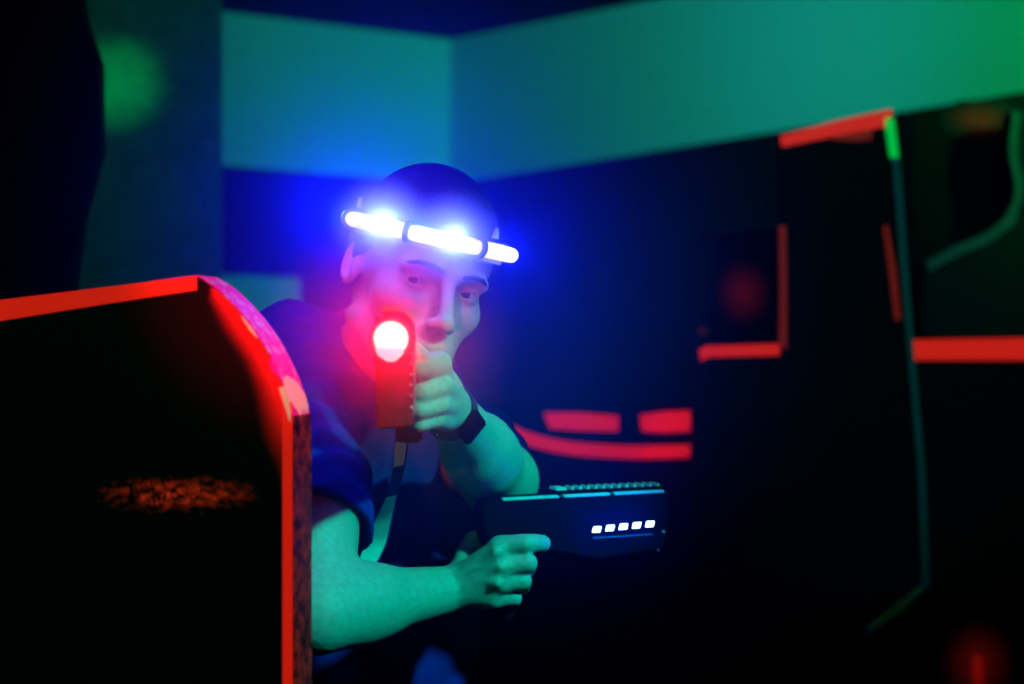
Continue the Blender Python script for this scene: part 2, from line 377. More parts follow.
# B: the tall stepped barricade, right of centre
pB = Plane(890, 3.0, R(-9)); THB = 0.05
tB = thing('barricade', 'tall black stepped barricade with slanted red-taped top, right of centre', 'barricade', pB.floor(840))
fB = [(697, 362), (702, 346), (776, 346), (781, 335), (786, 250), (785, 140), (890, 112), (904, 345), (919, 588)]
MB().prism([pB.at(*p) for p in fB]+[pB.floor(925), pB.floor(697)], pB.back*THB).build('panel', M['blackwood'], tB)
band(pB, [(780, 136), (835, 121), (892, 109)], [(782, 147), (835, 136), (888, 126)], 0.003).build('tape', M['tape'], tB)
band(pB, [(833, 134), (850, 130), (872, 128)], [(834, 140), (853, 141), (871, 140)], 0.002).build('tape', M['tape_dim'], tB)
band(pB, [(699, 350), (706, 346), (779, 344)], [(701, 361), (708, 357), (779, 355)], 0.003).build('tape', M['tape'], tB)
band(pB, [(779, 344), (780, 290), (779, 226)], [(786, 350), (786, 290), (785, 226)], 0.003).build('tape', M['tape_dim'], tB)['label'] = 'worn dull red tape'
band(pB, [(883, 226), (889, 270), (895, 320)], [(887, 226), (895, 270), (900, 320)], 0.003).build('tape', M['tape_dim'], tB)
band(pB, [(884, 118), (890, 158)], [(893, 118), (898, 158)], 0.004).build('tape', M['edge_green'], tB)['label'] = 'green light painted on the side edge'  # glowing strip paints the green light on the barricade's side edge
band(pB, [(891, 158), (906, 345), (917, 470), (921, 586)], [(898, 158), (912, 345), (923, 470), (928, 586)], 0.008).build('edge_strip', M['edge_teal'], tB)['label'] = 'bare wooden edge strip'
pI = Plane(745, 3.25, R(-9))
tI = thing('barricade', 'narrow black barricade with a round dull red smear, behind the tall stepped one', 'barricade', pI.floor(745))
MB().prism([pI.at(697, 236), pI.at(778, 228)]+[pI.floor(778), pI.floor(697)], pI.back*0.04).build('panel', M['blackwood'], tI)
paint_patch('paint_smear_or_glow', pI, 700, 250, 777, 335, lambda x, y: math.exp(-((x-743)/17)**2-((y-293)/20)**2)-0.04, M['far_red'], tI, 30, 30)
paint_patch('paint_fleck', pI, 698, 322, 712, 340, lambda x, y: math.exp(-((x-702)/4)**2-((y-331)/3)**2)-0.04, M['far_red'], tI, 12, 12)
MB().tube([pB.at(921, 588, -0.01), pB.at(900, 606, -0.12), pB.at(868, 630, -0.30)], 0.008, 8).build('brace', M['edge_teal'], tB)

# C: the low barricade at the right edge
pC = Plane(1024, 2.9, R(-6))
tC = thing('barricade', 'low black barricade with straight red tape along its flat top, right edge', 'barricade', pC.floor(1000, 0.20))
fC = [(910, 347), (1024, 343), (1230, 338)]
MB().prism([pC.at(*p, .20) for p in fC]+[pC.floor(1230, .20), pC.floor(910, .20)], pC.back*0.05).build('panel', M['blackwood'], tC)
band(pC, [(908, 346), (912, 340), (1024, 338), (1230, 333)], [(908, 362), (916, 360), (1024, 360), (1230, 356)], 0.003, .20).build('tape', M['tape'], tC)
band(pC, [(972, 655), (973, 690), (973, 900)], [(982, 655), (984, 690), (984, 900)], 0.003, .20).build('tape', M['tape_dim'], tC)
paint_patch('paint_smear_or_glow', pC, 930, 590, 1060, 700, lambda x, y: math.exp(-((x-978)/22)**2-((y-664)/26)**2)-0.04, M['far_red'], tC, 30, 30, .197)  # soft red patch paints the glow round the upright tape

# D: the board with the hollow curve, far right
pD = Plane(1000, 3.5, R(-6))
tD = thing('barricade', 'dark barricade with a pale hollow-curved edge, far right above the low one', 'barricade', pD.floor(1000))
cD = catmull([(1012, 112), (1008, 150), (1014, 190), (1005, 215), (985, 233), (955, 246), (925, 262)], 6)
MB().prism([pD.at(*p) for p in cD]+[pD.floor(925), pD.floor(1230), pD.at(1230, 112)], pD.back*0.05).build('panel', M['darkgrey'], tD)
inner = [(x+(7 if x > 1000 else 3), y+(0 if x > 1008 else 9)) for x, y in cD]
band(pD, cD, inner, 0.01).build('edge_strip', M['edge_teal'], tD)
# the black board behind it carrying a faint smear
pE = Plane(960, 3.60, R(-6))
tE = thing('barricade', 'tall black barricade with faint red smear, behind the pale-curved one', 'barricade', pE.floor(960))
MB().prism([pE.at(912, 112), pE.at(1090, 84)]+[pE.floor(1090), pE.floor(912)], pE.back*0.03).build('panel', M['blackwood'], tE)
paint_patch('paint_smear_or_glow', pE, 940, 100, 1016, 145, lambda x, y: math.exp(-((x-980)/22)**2-((y-119)/11)**2)-0.04, M['far_red'], tE, 30, 20, -0.002)

# G: barricade with dashes and swooping tape behind the players' gun arm
pG = Plane(600, 3.3, R(4))
tG = thing('barricade', 'black barricade with two red dashes above a swooping red tape', 'barricade', pG.floor(600))
fG = [(380, 395), (470, 392), (560, 398), (640, 402), (694, 402)]
MB().prism([pG.at(*p) for p in fG]+[pG.floor(694), pG.floor(380)], pG.back*0.04).build('panel', M['blackwood'], tG)
c1 = catmull([(470, 406), (505, 422), (530, 433), (570, 442), (630, 446), (690, 445)], 5)
band(pG, c1, [(x-1, y+12) for x, y in c1], 0.003).build('tape', M['tape'], tG)
band(pG, [(544, 413), (580, 413), (618, 416)], [(550, 428), (580, 430), (618, 431)], 0.003).build('tape', M['tape'], tG)
band(pG, [(640, 415), (665, 412), (691, 411)], [(642, 431), (665, 432), (691, 431)], 0.003).build('tape', M['tape'], tG)
# upright post between the arm and the body
pp = Plane(452, 2.5, R(3))
tag(MB().prism([pp.floor(443), pp.floor(462), pp.at(462, 425), pp.at(443, 425)], pp.back*0.04).build('wooden_post', M['pillar'], bevel=0.003),
    'short grey wooden post in the gap between the player\'s body and gun hand', 'post')
# added black board standing in for the light's falloff, far left
pH = Plane(95, 2.3, R(-4))
tH = thing('shade_board', 'tall black board added to stand in for shade before the grey column, far left', 'shade_board', pH.floor(0))
MB().prism([pH.at(70, -60), pH.at(84, 20), pH.at(98, 60), pH.at(99, 150), pH.at(80, 220), pH.at(66, 330), pH.floor(60), pH.floor(-420), pH.at(-420, -60)], pH.back*0.05).build('panel', M['blackwood'], tH)  # panel of the added shade board

# ------------------------------------------------------------------ sculpting: signed distance fields turned into one surface
def np3(v): return np.array((v[0], v[1], v[2]), np.float32)
class Fld:
    def __init__(s): s.ops = []
    def cone(s, a, b, ra, rb, k=0.01, op='u'):
        a, b = np3(a), np3(b); ba = b-a; l2 = float(ba@ba)+1e-12
        def f(p):
            pa = p-a; h = np.clip((pa@ba)/l2, 0, 1); d = pa-h[:, None]*ba
            return np.sqrt(np.einsum('ij,ij->i', d, d))-(ra+(rb-ra)*h)
        s.ops.append((op, k, f)); return s
    def chain(s, pts, rs, k=0.01, op='u'):
        """bones that meet without swelling at the joints, then joined to the rest with k"""
        segs = [(np3(pts[i]), np3(pts[i+1]), rs[i], rs[i+1]) for i in range(len(pts)-1)]
        def f(p):
            o = None
            for a, b, ra, rb in segs:
                ba = b-a; pa = p-a; h = np.clip((pa@ba)/float(ba@ba), 0, 1); d = pa-h[:, None]*ba
                d = np.sqrt(np.einsum('ij,ij->i', d, d))-(ra+(rb-ra)*h)
                o = d if o is None else np.minimum(o, d)
            return o
        s.ops.append((op, k, f)); return s
    def ell(s, c, r, axes=None, k=0.01, op='u'):
        c = np3(c); r = np.array(r, np.float32); A_ = np.eye(3, dtype=np.float32) if axes is None else np.array([np3(x) for x in axes])
        rm = float(min(r))
        def f(p):
            q = (p-c)@A_.T; k0 = np.sqrt(np.sum((q/r)**2, 1)); k1 = np.sqrt(np.sum((q/(r*r))**2, 1))
            return np.where(k0 < 0.05, -rm, k0*(k0-1)/np.maximum(k1, 1e-6))
        s.ops.append((op, k, f)); return s
    def plane(s, c, n, k=0.002, op='s'):
        """cuts away the side n points to"""
        c = np3(c); n = np3(Vector(n).normalized())
        s.ops.append((op, k, lambda p: -((p-c)@n))); return s
    def fn(s, f, k=0.002, op='u'): s.ops.append((op, k, f)); return s
    def ev(s, p, ops=None):
        d = None
        for op, k, f in (s.ops if ops is None else ops):
            e = f(p)
            if d is None: d = e if op == 'u' else np.full(len(p), 1.0, np.float32); continue
            if op == 'u':
                h = np.maximum(k-np.abs(d-e), 0)/k; d = np.minimum(d, e)-h*h*k*0.25
            elif op == 's':
                e = -e; h = np.maximum(k-np.abs(d-e), 0)/k; d = np.maximum(d, e)+h*h*k*0.25
            elif op == 'x':      # displacement
                d = d+e
        return d
    def mesh(s, lo, hi, h):
        lo = np.array(lo, np.float32); hi = np.array(hi, np.float32); n = np.ceil((hi-lo)/h).astype(int)+1
        Bk = 12; V = np.full(n, 1.0, np.float32)
        for i in range(0, n[0], Bk):
            for j in range(0, n[1], Bk):
                for k in range(0, n[2], Bk):
                    m = np.minimum([Bk, Bk, Bk], n-[i, j, k]); c = lo+(np.array([i, j, k])+m/2)*h; rad = Bk*h*0.87
                    cc = c[None].astype(np.float32); ops = []; dd = None
                    for o in s.ops:
                        v = float(o[2](cc)[0])
                        if o[0] == 'x' or v < rad*1.15+0.035: ops.append(o)
                    us = [o for o in ops if o[0] == 'u']
                    if not us: continue
                    v = float(s.ev(cc, ops)[0])
                    if abs(v) > rad*1.8+0.02: V[i:i+m[0], j:j+m[1], k:k+m[2]] = v; continue
                    g = np.stack(np.meshgrid(*[lo[a]+(np.arange(m[a])+[i, j, k][a])*h for a in range(3)], indexing='ij'), -1).reshape(-1, 3).astype(np.float32)
                    V[i:i+m[0], j:j+m[1], k:k+m[2]] = s.ev(g, ops).reshape(m)
        return surface_net(V, lo, h)
def surface_net(V, lo, h):
    S = V < 0; n = V.shape
    cnt = np.zeros([x-1 for x in n], np.uint8)
    for a in (0, 1):
        for b in (0, 1):
            for c in (0, 1): cnt += S[a:n[0]-1+a, b:n[1]-1+b, c:n[2]-1+c]
    act = np.argwhere((cnt > 0) & (cnt < 8)); idx = np.full(cnt.shape, -1, np.int32); idx[tuple(act.T)] = np.arange(len(act))
    acc = np.zeros((len(act), 3)); num = np.zeros(len(act))
    cor = [(a, b, c) for a in (0, 1) for b in (0, 1) for c in (0, 1)]
    for x in cor:
        for ax in range(3):
            if x[ax] == 1: continue
            y = list(x); y[ax] = 1
            va = V[act[:, 0]+x[0], act[:, 1]+x[1], act[:, 2]+x[2]]; vb = V[act[:, 0]+y[0], act[:, 1]+y[1], act[:, 2]+y[2]]
            m = (va < 0) != (vb < 0); t = np.where(m, va/np.where(m, va-vb, 1), 0)
            for q in range(3): acc[:, q] += np.where(m, x[q]+(t if q == ax else 0), 0)
            num += m
    verts = (act+acc/num[:, None])*h+lo
    faces = []
    for ax in range(3):
        o1, o2 = [q for q in range(3) if q != ax]
        sl = [slice(0, n[q]-1) if q == ax else slice(1, n[q]-1) for q in range(3)]
        sh = [slice(1, n[q]) if q == ax else slice(1, n[q]-1) for q in range(3)]
        a, b = S[tuple(sl)], S[tuple(sh)]; e = np.argwhere(a != b)
        if not len(e): continue
        off = np.array([0 if q == ax else 1 for q in range(3)]); e = e+off
        def cell(d1, d2):
            c = e.copy(); c[:, o1] -= d1; c[:, o2] -= d2; return idx[tuple(c.T)]
        qd = np.stack([cell(1, 1), cell(0, 1), cell(0, 0), cell(1, 0)], 1)
        fl = a[tuple((e-off).T)]
        if ax == 1: fl = ~fl
        qd[~fl] = qd[~fl][:, ::-1]; faces.append(qd)
    F_ = np.concatenate(faces); F_ = F_[(F_ >= 0).all(1)]
    return verts, F_

# ------------------------------------------------------------------ the player
HP = P(418, 281, 1.65)
def head_axes(yaw=25, pitch=7, roll=14):
    y, p, r = R(yaw), R(pitch), R(roll)
    X = Vector((math.cos(y), math.sin(y), 0)); Fw = Vector((math.sin(y), -math.cos(y), 0)); U = Vector((0, 0, 1))
    Fw, U = Fw*math.cos(p)-U*math.sin(p), U*math.cos(p)+Fw*math.sin(p)
    X, U = X*math.cos(r)-U*math.sin(r), U*math.cos(r)+X*math.sin(r)
    return X, Fw, U
HX, HF, HU = head_axes()
def H(x, f, u): return HP+HX*x+HF*f+HU*u
AX = (HX, HF, HU)
body = Fld()
# skull and face
body.ell(H(0, -.018, .035), (.077, .098, .086), AX)
body.ell(H(0, .030, .038), (.064, .056, .060), AX, k=.02)
body.ell(H(0, .032, -.030), (.057, .052, .068), AX, k=.02)
for s_ in (-1, 1):
    body.ell(H(s_*.0405, .050, -.026), (.021, .020, .015), AX, k=.026)
    body.cone(H(s_*.060, -.004, -.058), H(s_*.018, .066, -.106), .013, .012, k=.022)
body.ell(H(0, .046, -.078), (.039, .044, .044), AX, k=.02)
body.ell(H(0, .078, -.107), (.020, .014, .014), AX, k=.014)
for s_ in (-1, 1):
    body.cone(H(s_*.012, .088, .018), H(s_*.047, .073, .013), .0095, .0080, k=.012)
    body.ell(H(s_*.0325, .094, -.004), (.019, .018, .0140), AX, k=.010, op='s')
    body.ell(H(s_*.033, .0665, -.001), (.0150, .0150, .0138), AX, k=.005)      # lids
    body.ell(H(s_*.033, .0835, -.002), (.0120, .0150, .0030), AX, k=.002, op='s')
body.cone(H(0, .088, .010), H(0, .110, -.036), .0075, .0085, k=.010)
body.ell(H(0, .111, -.040), (.0100, .0105, .0090), AX, k=.006)
for s_ in (-1, 1):
    body.ell(H(s_*.0105, .099, -.043), (.0068, .0100, .0068), AX, k=.008)
    body.ell(H(s_*.0060, .107, -.052), (.0032, .0045, .0040), AX, k=.002, op='s')
body.ell(H(0, .078, -.070), (.027, .017, .021), AX, k=.014)
body.chain([H(-.024, .082, -.0715), H(-.010, .094, -.0675), H(0, .0955, -.0690), H(.010, .094, -.0675), H(.024, .082, -.0715)], [.002, .0042, .0042, .0042, .002], k=.004)
body.chain([H(-.022, .082, -.0740), H(-.008, .0925, -.0785), H(.008, .0925, -.0785), H(.022, .082, -.0740)], [.002, .0052, .0052, .002], k=.004)
body.chain([H(-.024, .090, -.0725), H(0, .102, -.0728), H(.024, .090, -.0725)], [.0012, .0016, .0012], k=.0015, op='s')
for s_ in (-1, 1):
    en = (HX*s_*.80+HF*.60).normalized(); ef = (HF*.80-HX*s_*.60).normalized(); eu = (HU*.97-HF*.22).normalized()
    ec = H(s_*.0775, -.016, .001)
    eax = (en, ef, eu)
    body.ell(ec, (.0062, .0140, .0260), eax, k=.007)
    body.ell(ec+en*.0068-ef*.001+eu*.002, (.0085, .0100, .0205), eax, k=.002, op='s')
    body.ell(ec+en*.0030+ef*.004+eu*-.005, (.0035, .0035, .012), eax, k=.003)
    body.ell(ec+ef*.014+eu*-.004, (.0050, .004, .006), eax, k=.003)
# neck, torso core
SR = P(292, 360, 1.76); SL = P(452, 436, 1.96)
NB = (SR+SL)*0.5+Vector((0.01, 0.03, 0.045))
body.cone(H(0, -.035, -.045), NB, .054, .062, k=.03)
CH = NB+Vector((-.01, .03, -.20)); WA = CH+Vector((-.02, .06, -.22))
body.cone(SR+Vector((.05, .02, -.03)), SL+Vector((-.05, .02, -.03)), .050, .048, k=.05)
body.cone(NB+Vector((0, .05, -.08)), CH, .075, .09, k=.05)
body.cone(CH, WA, .09, .09, k=.05)
# right arm (on the left of the picture), carrying the long phaser
ER = P(317, 611, 1.535); WR = P(452, 589, 1.665)
body.chain([SR, (SR+ER)*.5+Vector((0.004, -.006, 0)), ER], [.052, .051, .044], k=.03)
body.ell((SR*.33+ER*.67)+Vector((.010, -.014, .0)), (.046, .045, .072), None, k=.02)
fa = (WR-ER); fan = fa.normalized()
body.cone(ER, ER+fa*.40, .045, .0385, k=.012)
body.cone(ER+fa*.30, WR, .039, .0265, k=.02)
body.ell(ER+fa*.22+Vector((0, 0, .002)), (.055, .040, .040), (fan, fan.cross(Vector((0, 0, 1))).normalized(), Vector((0, 0, 1))), k=.02)
# right hand round the phaser's grip
hr = Fld()
def handchain(f, pts, rs, k): f.chain([P(*p) for p in pts], rs, k=k)
def RH(): 
    b = body
    for mcp, r in (((500, 549, 1.635), .0135), ((505, 566, 1.630), .0130), ((502, 583, 1.632), .0125), ((495, 599, 1.640), .0115)):
        b.cone(WR+(P(*mcp)-WR)*0.1, P(*mcp), .0200, r, k=.010)
    b.chain([P(452, 578, 1.640), P(468, 570, 1.634), P(482, 566, 1.628), P(494, 558, 1.622)], [.0020, .0024, .0026, .0022], k=.004)
    b.cone(P(466, 585, 1.67), P(492, 590, 1.668), .022, .018, k=.012)
    handchain(b, [(500, 547, 1.637), (525, 543.5, 1.628), (537, 543, 1.640), (542.5, 543.5, 1.652)], [.0128, .0112, .0103, .0098], .006)
    handchain(b, [(505, 566, 1.632), (528, 563, 1.627), (527, 569, 1.655), (512, 571, 1.678)], [.0125, .0112, .0100, .0090], .0035)
    handchain(b, [(502, 583, 1.634), (523, 581, 1.632), (522, 587, 1.658), (508, 588, 1.680)], [.0120, .0105, .0095, .0085], .0035)
    handchain(b, [(495, 598, 1.642), (514, 598, 1.640), (513, 602, 1.662), (502, 602, 1.680)], [.0110, .0095, .0085, .0078], .0035)
    handchain(b, [(462, 580, 1.680), (468, 556, 1.692), (474, 541, 1.702), (482, 537, 1.712), (496, 537, 1.716)], [.018, .0165, .0120, .0105, .0090], .012)
    for x, y in ((496, 552), (500, 567), (497, 583)):     # tendons
        b.cone(P(470, 578+(y-567)*.2, 1.652), P(x, y, 1.6195), .0036, .0046, k=.006)
RH()
# left arm (on the right of the picture), raising the small phaser
EL = P(500, 480, 1.765); WL = P(447, 408, 1.54)
body.chain([SL, EL], [.056, .046], k=.03)
fb = WL-EL
body.cone(EL, EL+fb*.45, .041, .041, k=.02)
body.cone(EL+fb*.35, WL, .041, .0265, k=.02)
body.cone(EL+Vector((.004, .01, -.012)), EL+fb*.2, .030, .034, k=.01)
def LH():
    b = body
    mc = [((441, 377, 1.478), .0130), ((447, 391, 1.474), .0125), ((447, 407, 1.476), .0120), ((444, 421, 1.482), .0110)]
    for m_, r in mc: b.cone(WL+(P(*m_)-WL)*.1, P(*m_), .0195, r, k=.010)
    b.cone(P(440, 385, 1.50), P(445, 412, 1.50), .018, .017, k=.012)
    handchain(b, [(440, 376, 1.476), (438, 364, 1.432), (426, 366, 1.408), (420, 369, 1.404)], [.0135, .0142, .0120, .0100], .006)
    handchain(b, [(448, 392, 1.474), (443, 386, 1.430), (422, 393, 1.408), (405, 402, 1.415)], [.0122, .0108, .0104, .0090], .0028)
    handchain(b, [(448, 407, 1.476), (441, 404, 1.430), (420, 410, 1.408), (405, 417, 1.416)], [.0118, .0102, .0096, .0085], .0028)
    handchain(b, [(445, 421, 1.482), (437, 419, 1.438), (419, 424, 1.416), (407, 429, 1.424)], [.0108, .0090, .0084, .0075], .0028)
    handchain(b, [(446, 392, 1.510), (430, 368, 1.500), (414, 352, 1.480), (403, 346, 1.455)], [.016, .0130, .0110, .0095], .010)
LH()
feet = Vector((-.22, 1.95, 0))
man = thing('person', 'man in dark cap and navy t-shirt crouching with a light-up gun in each hand', 'person', feet)
v_, f_ = body.mesh((-.36, 1.36, .86), (.08, 2.16, 1.56), .0026)
bo = mk('body', v_, f_, M['skin'], man, smooth=True)
print('body verts', len(v_))
# eyes
for s_ in (-1, 1):
    c = H(s_*.033, .0670, -.0015)
    gz = (P(470, 330, 0.2)-c).normalized()
    eb = MB().lathe(c, gz, [(-.0125*math.cos(t), .0125*math.sin(t)) for t in [math.pi*k/14 for k in range(15)]], 20).build('eyeball', M['eye'], man, smooth=True)
    MB().lathe(c+gz*.0113, gz, [(0, .0055), (.0009, .0050), (.0016, .003), (.0018, 0)], 18).build('iris', M['iris'], eb, smooth=True)
    pts = [H(s_*x, f, u) for x, f, u in ((.013, .0985, .0155), (.026, .0965, .0190), (.040, .0885, .0190), (.052, .0765, .0140))]
    fb_ = Fld().chain(pts, [.0022, .0028, .0026, .0012], k=.001)
    fb_.fn(lambda p: 0.0005*np.sin(p[:, 0]*2600)*np.sin(p[:, 2]*1700+p[:, 0]*900), op='x')
    lo = [min(p[i] for p in pts)-.008 for i in range(3)]; hi = [max(p[i] for p in pts)+.008 for i in range(3)]
    v_, f_ = fb_.mesh(lo, hi, .0010); mk('eyebrow', v_, f_, M['hair'], man, smooth=True)
# hair below the cap at temples and nape
hairf = Fld().ell(H(0, -.022, .030), (.0815, .100, .088), AX)
hairf.plane(H(0, .030, 0), HF*1.0+HU*-.25, k=.01)
hairf.plane(H(0, -.02, .0), HF*.55-HU, k=.008)
v_, f_ = hairf.mesh(HP-Vector((.13, .13, .13)), HP+Vector((.13, .13, .15)), .003); mk('hair', v_, f_, M['hair'], man, smooth=True)
# cap
BTILT = R(2)
BU = (HU*math.cos(BTILT)+HF*math.sin(R(-3))).normalized(); BF = (HF-BU*HF.dot(BU)).normalized(); BX = HX
BC = H(.002, -.006, .048)
capf = Fld().ell(H(0, -.012, .047), (.0815, .1005, .092), AX)
capf.ell(H(0, -.012, .043), (.0770, .0960, .086), AX, k=.002, op='s')
capf.plane(BC-BU*.010, -BU, k=.003)
def seam(p):
    q = (p-np3(BC)); a = np.arctan2(q@np3(BX), q@np3(BF)); u = q@np3(BU)
    return (0.0006*np.exp(-((np.abs(((a/(math.pi/3)+.5) % 1)-.5))/.02)**2)).astype(np.float32)
capf.fn(seam, op='x')
v_, f_ = capf.mesh(BC-Vector((.14, .14, .10)), BC+Vector((.14, .14, .15)), .0022); mk('cap', v_, f_, M['cap'], man, smooth=True)

# t-shirt
sh = Fld()
sh.cone(SR+Vector((.045, .02, -.035)), SL+Vector((-.04, .02, -.035)), .082, .076, k=.05)
sh.cone(NB+Vector((0, .02, -.05)), CH, .105, .140, k=.06)
sh.cone(NB+Vector((0, .0, -.02)), (SR+NB)*.5+Vector((0, .01, -.01)), .050, .055, k=.05)
sh.cone(CH, WA+Vector((0, 0, -.10)), .140, .136, k=.06)
cufR = SR+(ER-SR)*.69; axR = (ER-SR).normalized()
sh.chain([SR, SR+(ER-SR)*.50, SR+(ER-SR)*.92], [.070, .074, .077], k=.035)
cufL = SL+(EL-SL)*.62; axL = (EL-SL).normalized()
sh.chain([SL, SL+(EL-SL)*.66], [.070, .066], k=.03)
def folds(p):
    q = p-np3(SR); t = q@np3(axR)
    w1 = np.sin((t*1.0+0.35*(q[:, 0])-0.25*q[:, 1]+.012*np.sin(p[:, 0]*35+p[:, 1]*21))*150)
    w2 = np.sin(p[:, 2]*62+p[:, 0]*38+2.2*np.sin(p[:, 0]*19+p[:, 1]*13)+1.3*np.sin(p[:, 2]*17))
    fade = np.clip((np.sqrt(((p-np3(NB))**2).sum(1))-.11)/.08, 0, 1)
    return (fade*(0.0045*w1*np.exp(-((t-.05)/.16)**2)+0.0032*w2+0.0018*np.sin(p[:, 0]*71-p[:, 2]*95+1.5*np.sin(p[:, 1]*33)))).astype(np.float32)
sh.fn(folds, op='x')
# cut the cuffs, hem and neckline, then hollow the sleeves round the arms
sh.fn(lambda p: np.maximum(-((p-np3(cufR))@np3((axR+Vector((-.22, 0, .0))).normalized())), np.sqrt(((p-np3(cufR))**2).sum(1))-.16), k=.003, op='s')
sh.fn(lambda p: np.maximum(-((p-np3(cufL))@np3(axL)), np.sqrt(((p-np3(cufL))**2).sum(1))-.13), k=.003, op='s')
sh.cone(SR+(ER-SR)*.58, SR+(ER-SR)*1.0, .064, .068, k=.004, op='s')
sh.cone(SL+(EL-SL)*.4, SL+(EL-SL)*.9, .054, .058, k=.004, op='s')
sh.plane(WA+Vector((0, 0, -.13)), (0, 0, -1), k=.003)
sh.cone(NB+Vector((.0, .0, .0)), NB+(H(0, -.035, -.045)-NB)*.36, .086, .076, k=.02)
sh.cone(NB+Vector((0, .0, .0)), NB+(H(0, -.035, -.045)-NB)*1.0, .060, .066, k=.004, op='s')
v_, f_ = sh.mesh((-.46, 1.46, .62), (.10, 2.26, 1.50), .0040)
shirt = mk('t_shirt', v_, f_, M['cloth'], man, smooth=True)
print('shirt verts', len(v_))
# trousers and shoes
HC = WA+Vector((0, .03, -.12))
tr = Fld().ell(HC, (.165, .125, .12), None)
legs = []
for s_, kn, an in ((-1, Vector((-.36, 1.66, .42)), Vector((-.38, 1.92, .10))), (1, Vector((-.02, 1.78, .36)), Vector((.02, 2.20, .10)))):
    hip = HC+Vector((s_*.09, 0, -.04))
    tr.chain([hip, kn, an], [.092, .068, .052], k=.03); legs.append((kn, an))
tr.fn(lambda p: (0.003*np.sin(p[:, 2]*70+3*np.sin(p[:, 0]*20))).astype(np.float32), op='x')
tr.plane(HC+Vector((0, 0, .115)), (0, 0, 1))
v_, f_ = tr.mesh((-.55, 1.45, .0), (.25, 2.45, HC.z+.2), .008)
mk('trousers', v_, f_, M['trouser'], man, smooth=True)
for kn, an in legs:
    d = Vector((an.x-.02-kn.x, -.6, 0)).normalized(); d = Vector((.05, -1, 0)).normalized()
    sf = Fld().cone(Vector((an.x, an.y+.02, .045)), Vector((an.x, an.y, .045))+d*.17, .042, .034, k=.02)
    sf.cone(Vector((an.x, an.y, .05)), Vector((an.x, an.y, .12)), .045, .048, k=.03)
    sf.plane((0, 0, .0), (0, 0, -1)); sf.plane((0, 0, .13), (0, 0, 1))
    v_, f_ = sf.mesh((an.x-.1, an.y-.28, -.01), (an.x+.1, an.y+.12, .16), .005); mk('shoe', v_, f_, M['rubber'], man, smooth=True)

# wristwatch
wa = (EL-WL).normalized(); wc = WL+wa*.010
def frame(ax, hint):
    a = Vector(ax).normalized(); b = (Vector(hint)-a*Vector(hint).dot(a)).normalized(); return a, b, a.cross(b)
wx, wy, wz = frame(wa, (-.35, -1, .15))
wm_ = MB(); nn_ = 40; rin, rout = .0268, .0305
vv = []; ff = []
for k in range(nn_):
    an = 2*math.pi*k/nn_; d = wy*math.cos(an)*1.0+wz*math.sin(an)*.97
    for (h, r) in ((-.012, rin), (-.012, rout), (.012, rout), (.012, rin)): vv.append(wc+wx*h+d*r)
for k in range(nn_):
    for j in range(4): ff.append((4*k+j, 4*k+(j+1) % 4, 4*((k+1) % nn_)+(j+1) % 4, 4*((k+1) % nn_)+j))
watch = wm_.add(vv, ff).build('watch', M['rubber'], man, smooth=False)
wd = (wy*.25+wz*(1 if wz.x > 0 else -1)).normalized()
cx_, cy_ = wc+wd*.0375, wx
MB().box(wc+wd*.0325, wd*.0045, wx*.018, wx.cross(wd)*.016).build('watch_case', M['plastic'], watch, bevel=.002)
for t in (-.35, .05):
    dd = (wy*math.cos(t)+wz*math.sin(t)*(1 if wz.x > 0 else -1)*.97)
    MB().lathe(wc+dd*.0303-wx*.006, dd, [(0, .0018), (.0012, .0016), (.0016, 0)], 12).build('watch_stud', M['metal'], watch, smooth=True)

# ------------------------------------------------------------------ headband with lit tubes
BC = P(429, 236.5, 1.65)
def hb_axes():
    t = R(12.6); up = Vector((math.sin(t), 0, math.cos(t))); view = (BC-Vector((0, 0, EYE))).normalized()
    up = (up-view*up.dot(view)).normalized()
    y = R(25); f = Vector((math.sin(y), -math.cos(y), 0)); f = (f-up*f.dot(up)).normalized(); return f.cross(up) if f.cross(up).x > 0 else up.cross(f), f, up
hX, hF, hU = hb_axes()
def ring(a, r=0.0, u=0.0):
    return BC+hX*math.sin(a)*(.0840+r)+hF*(math.cos(a)*(.1010+r)+.002)+hU*u
def px_of(p): return 512+F*p.x/p.y
def ang_for(px):     # the front half of the ring, from its left-most to its right-most point
    best = min((abs(px_of(ring(a*.002, .0085))-px), a*.002) for a in range(-1000, 500)); return best[1]
angs = [a*.01 for a in range(-180, 135)]
pxs = [px_of(ring(a, .0085)) for a in angs]
aL, aR = angs[pxs.index(min(pxs))], angs[pxs.index(max(pxs))]
def ang_for(px): return min(((abs(px_of(ring(a, .0085))-px), a) for a in np.arange(aL, aR, .004)))[1]
hb = thing('light_up_headband', 'glowing white-blue light tube headband strapped round the man\'s cap', 'headband', BC)
sv = []; sf_ = []; ns = 72
for k in range(ns):
    a = 2*math.pi*k/ns
    for r, u in ((-.0015, -.014), (.0008, -.014), (.0008, .010), (-.0015, .010)): sv.append(ring(a, r, u))
for k in range(ns):
    for j in range(4): sf_.append((4*k+j, 4*k+(j+1) % 4, 4*((k+1) % ns)+(j+1) % 4, 4*((k+1) % ns)+j))
MB().add(sv, sf_).build('strap', M['strap'], hb)
RT = .0098
clips = [ang_for(352.5), ang_for(409), ang_for(479)]
ends = [aL-.55]+clips+[aR+.45]
for i in range(4):
    a0, a1 = ends[i]+.02*(i > 0), ends[i+1]-.02*(i < 3)
    n = 14; path = [ring(a0+(a1-a0)*k/n, RT) for k in range(n+1)]
    rr = [RT*.88]*(n+1); rr[0] = rr[-1] = RT*.80
    MB().tube(path, rr, 18).build('light_tube', M['tube'], hb, smooth=True)
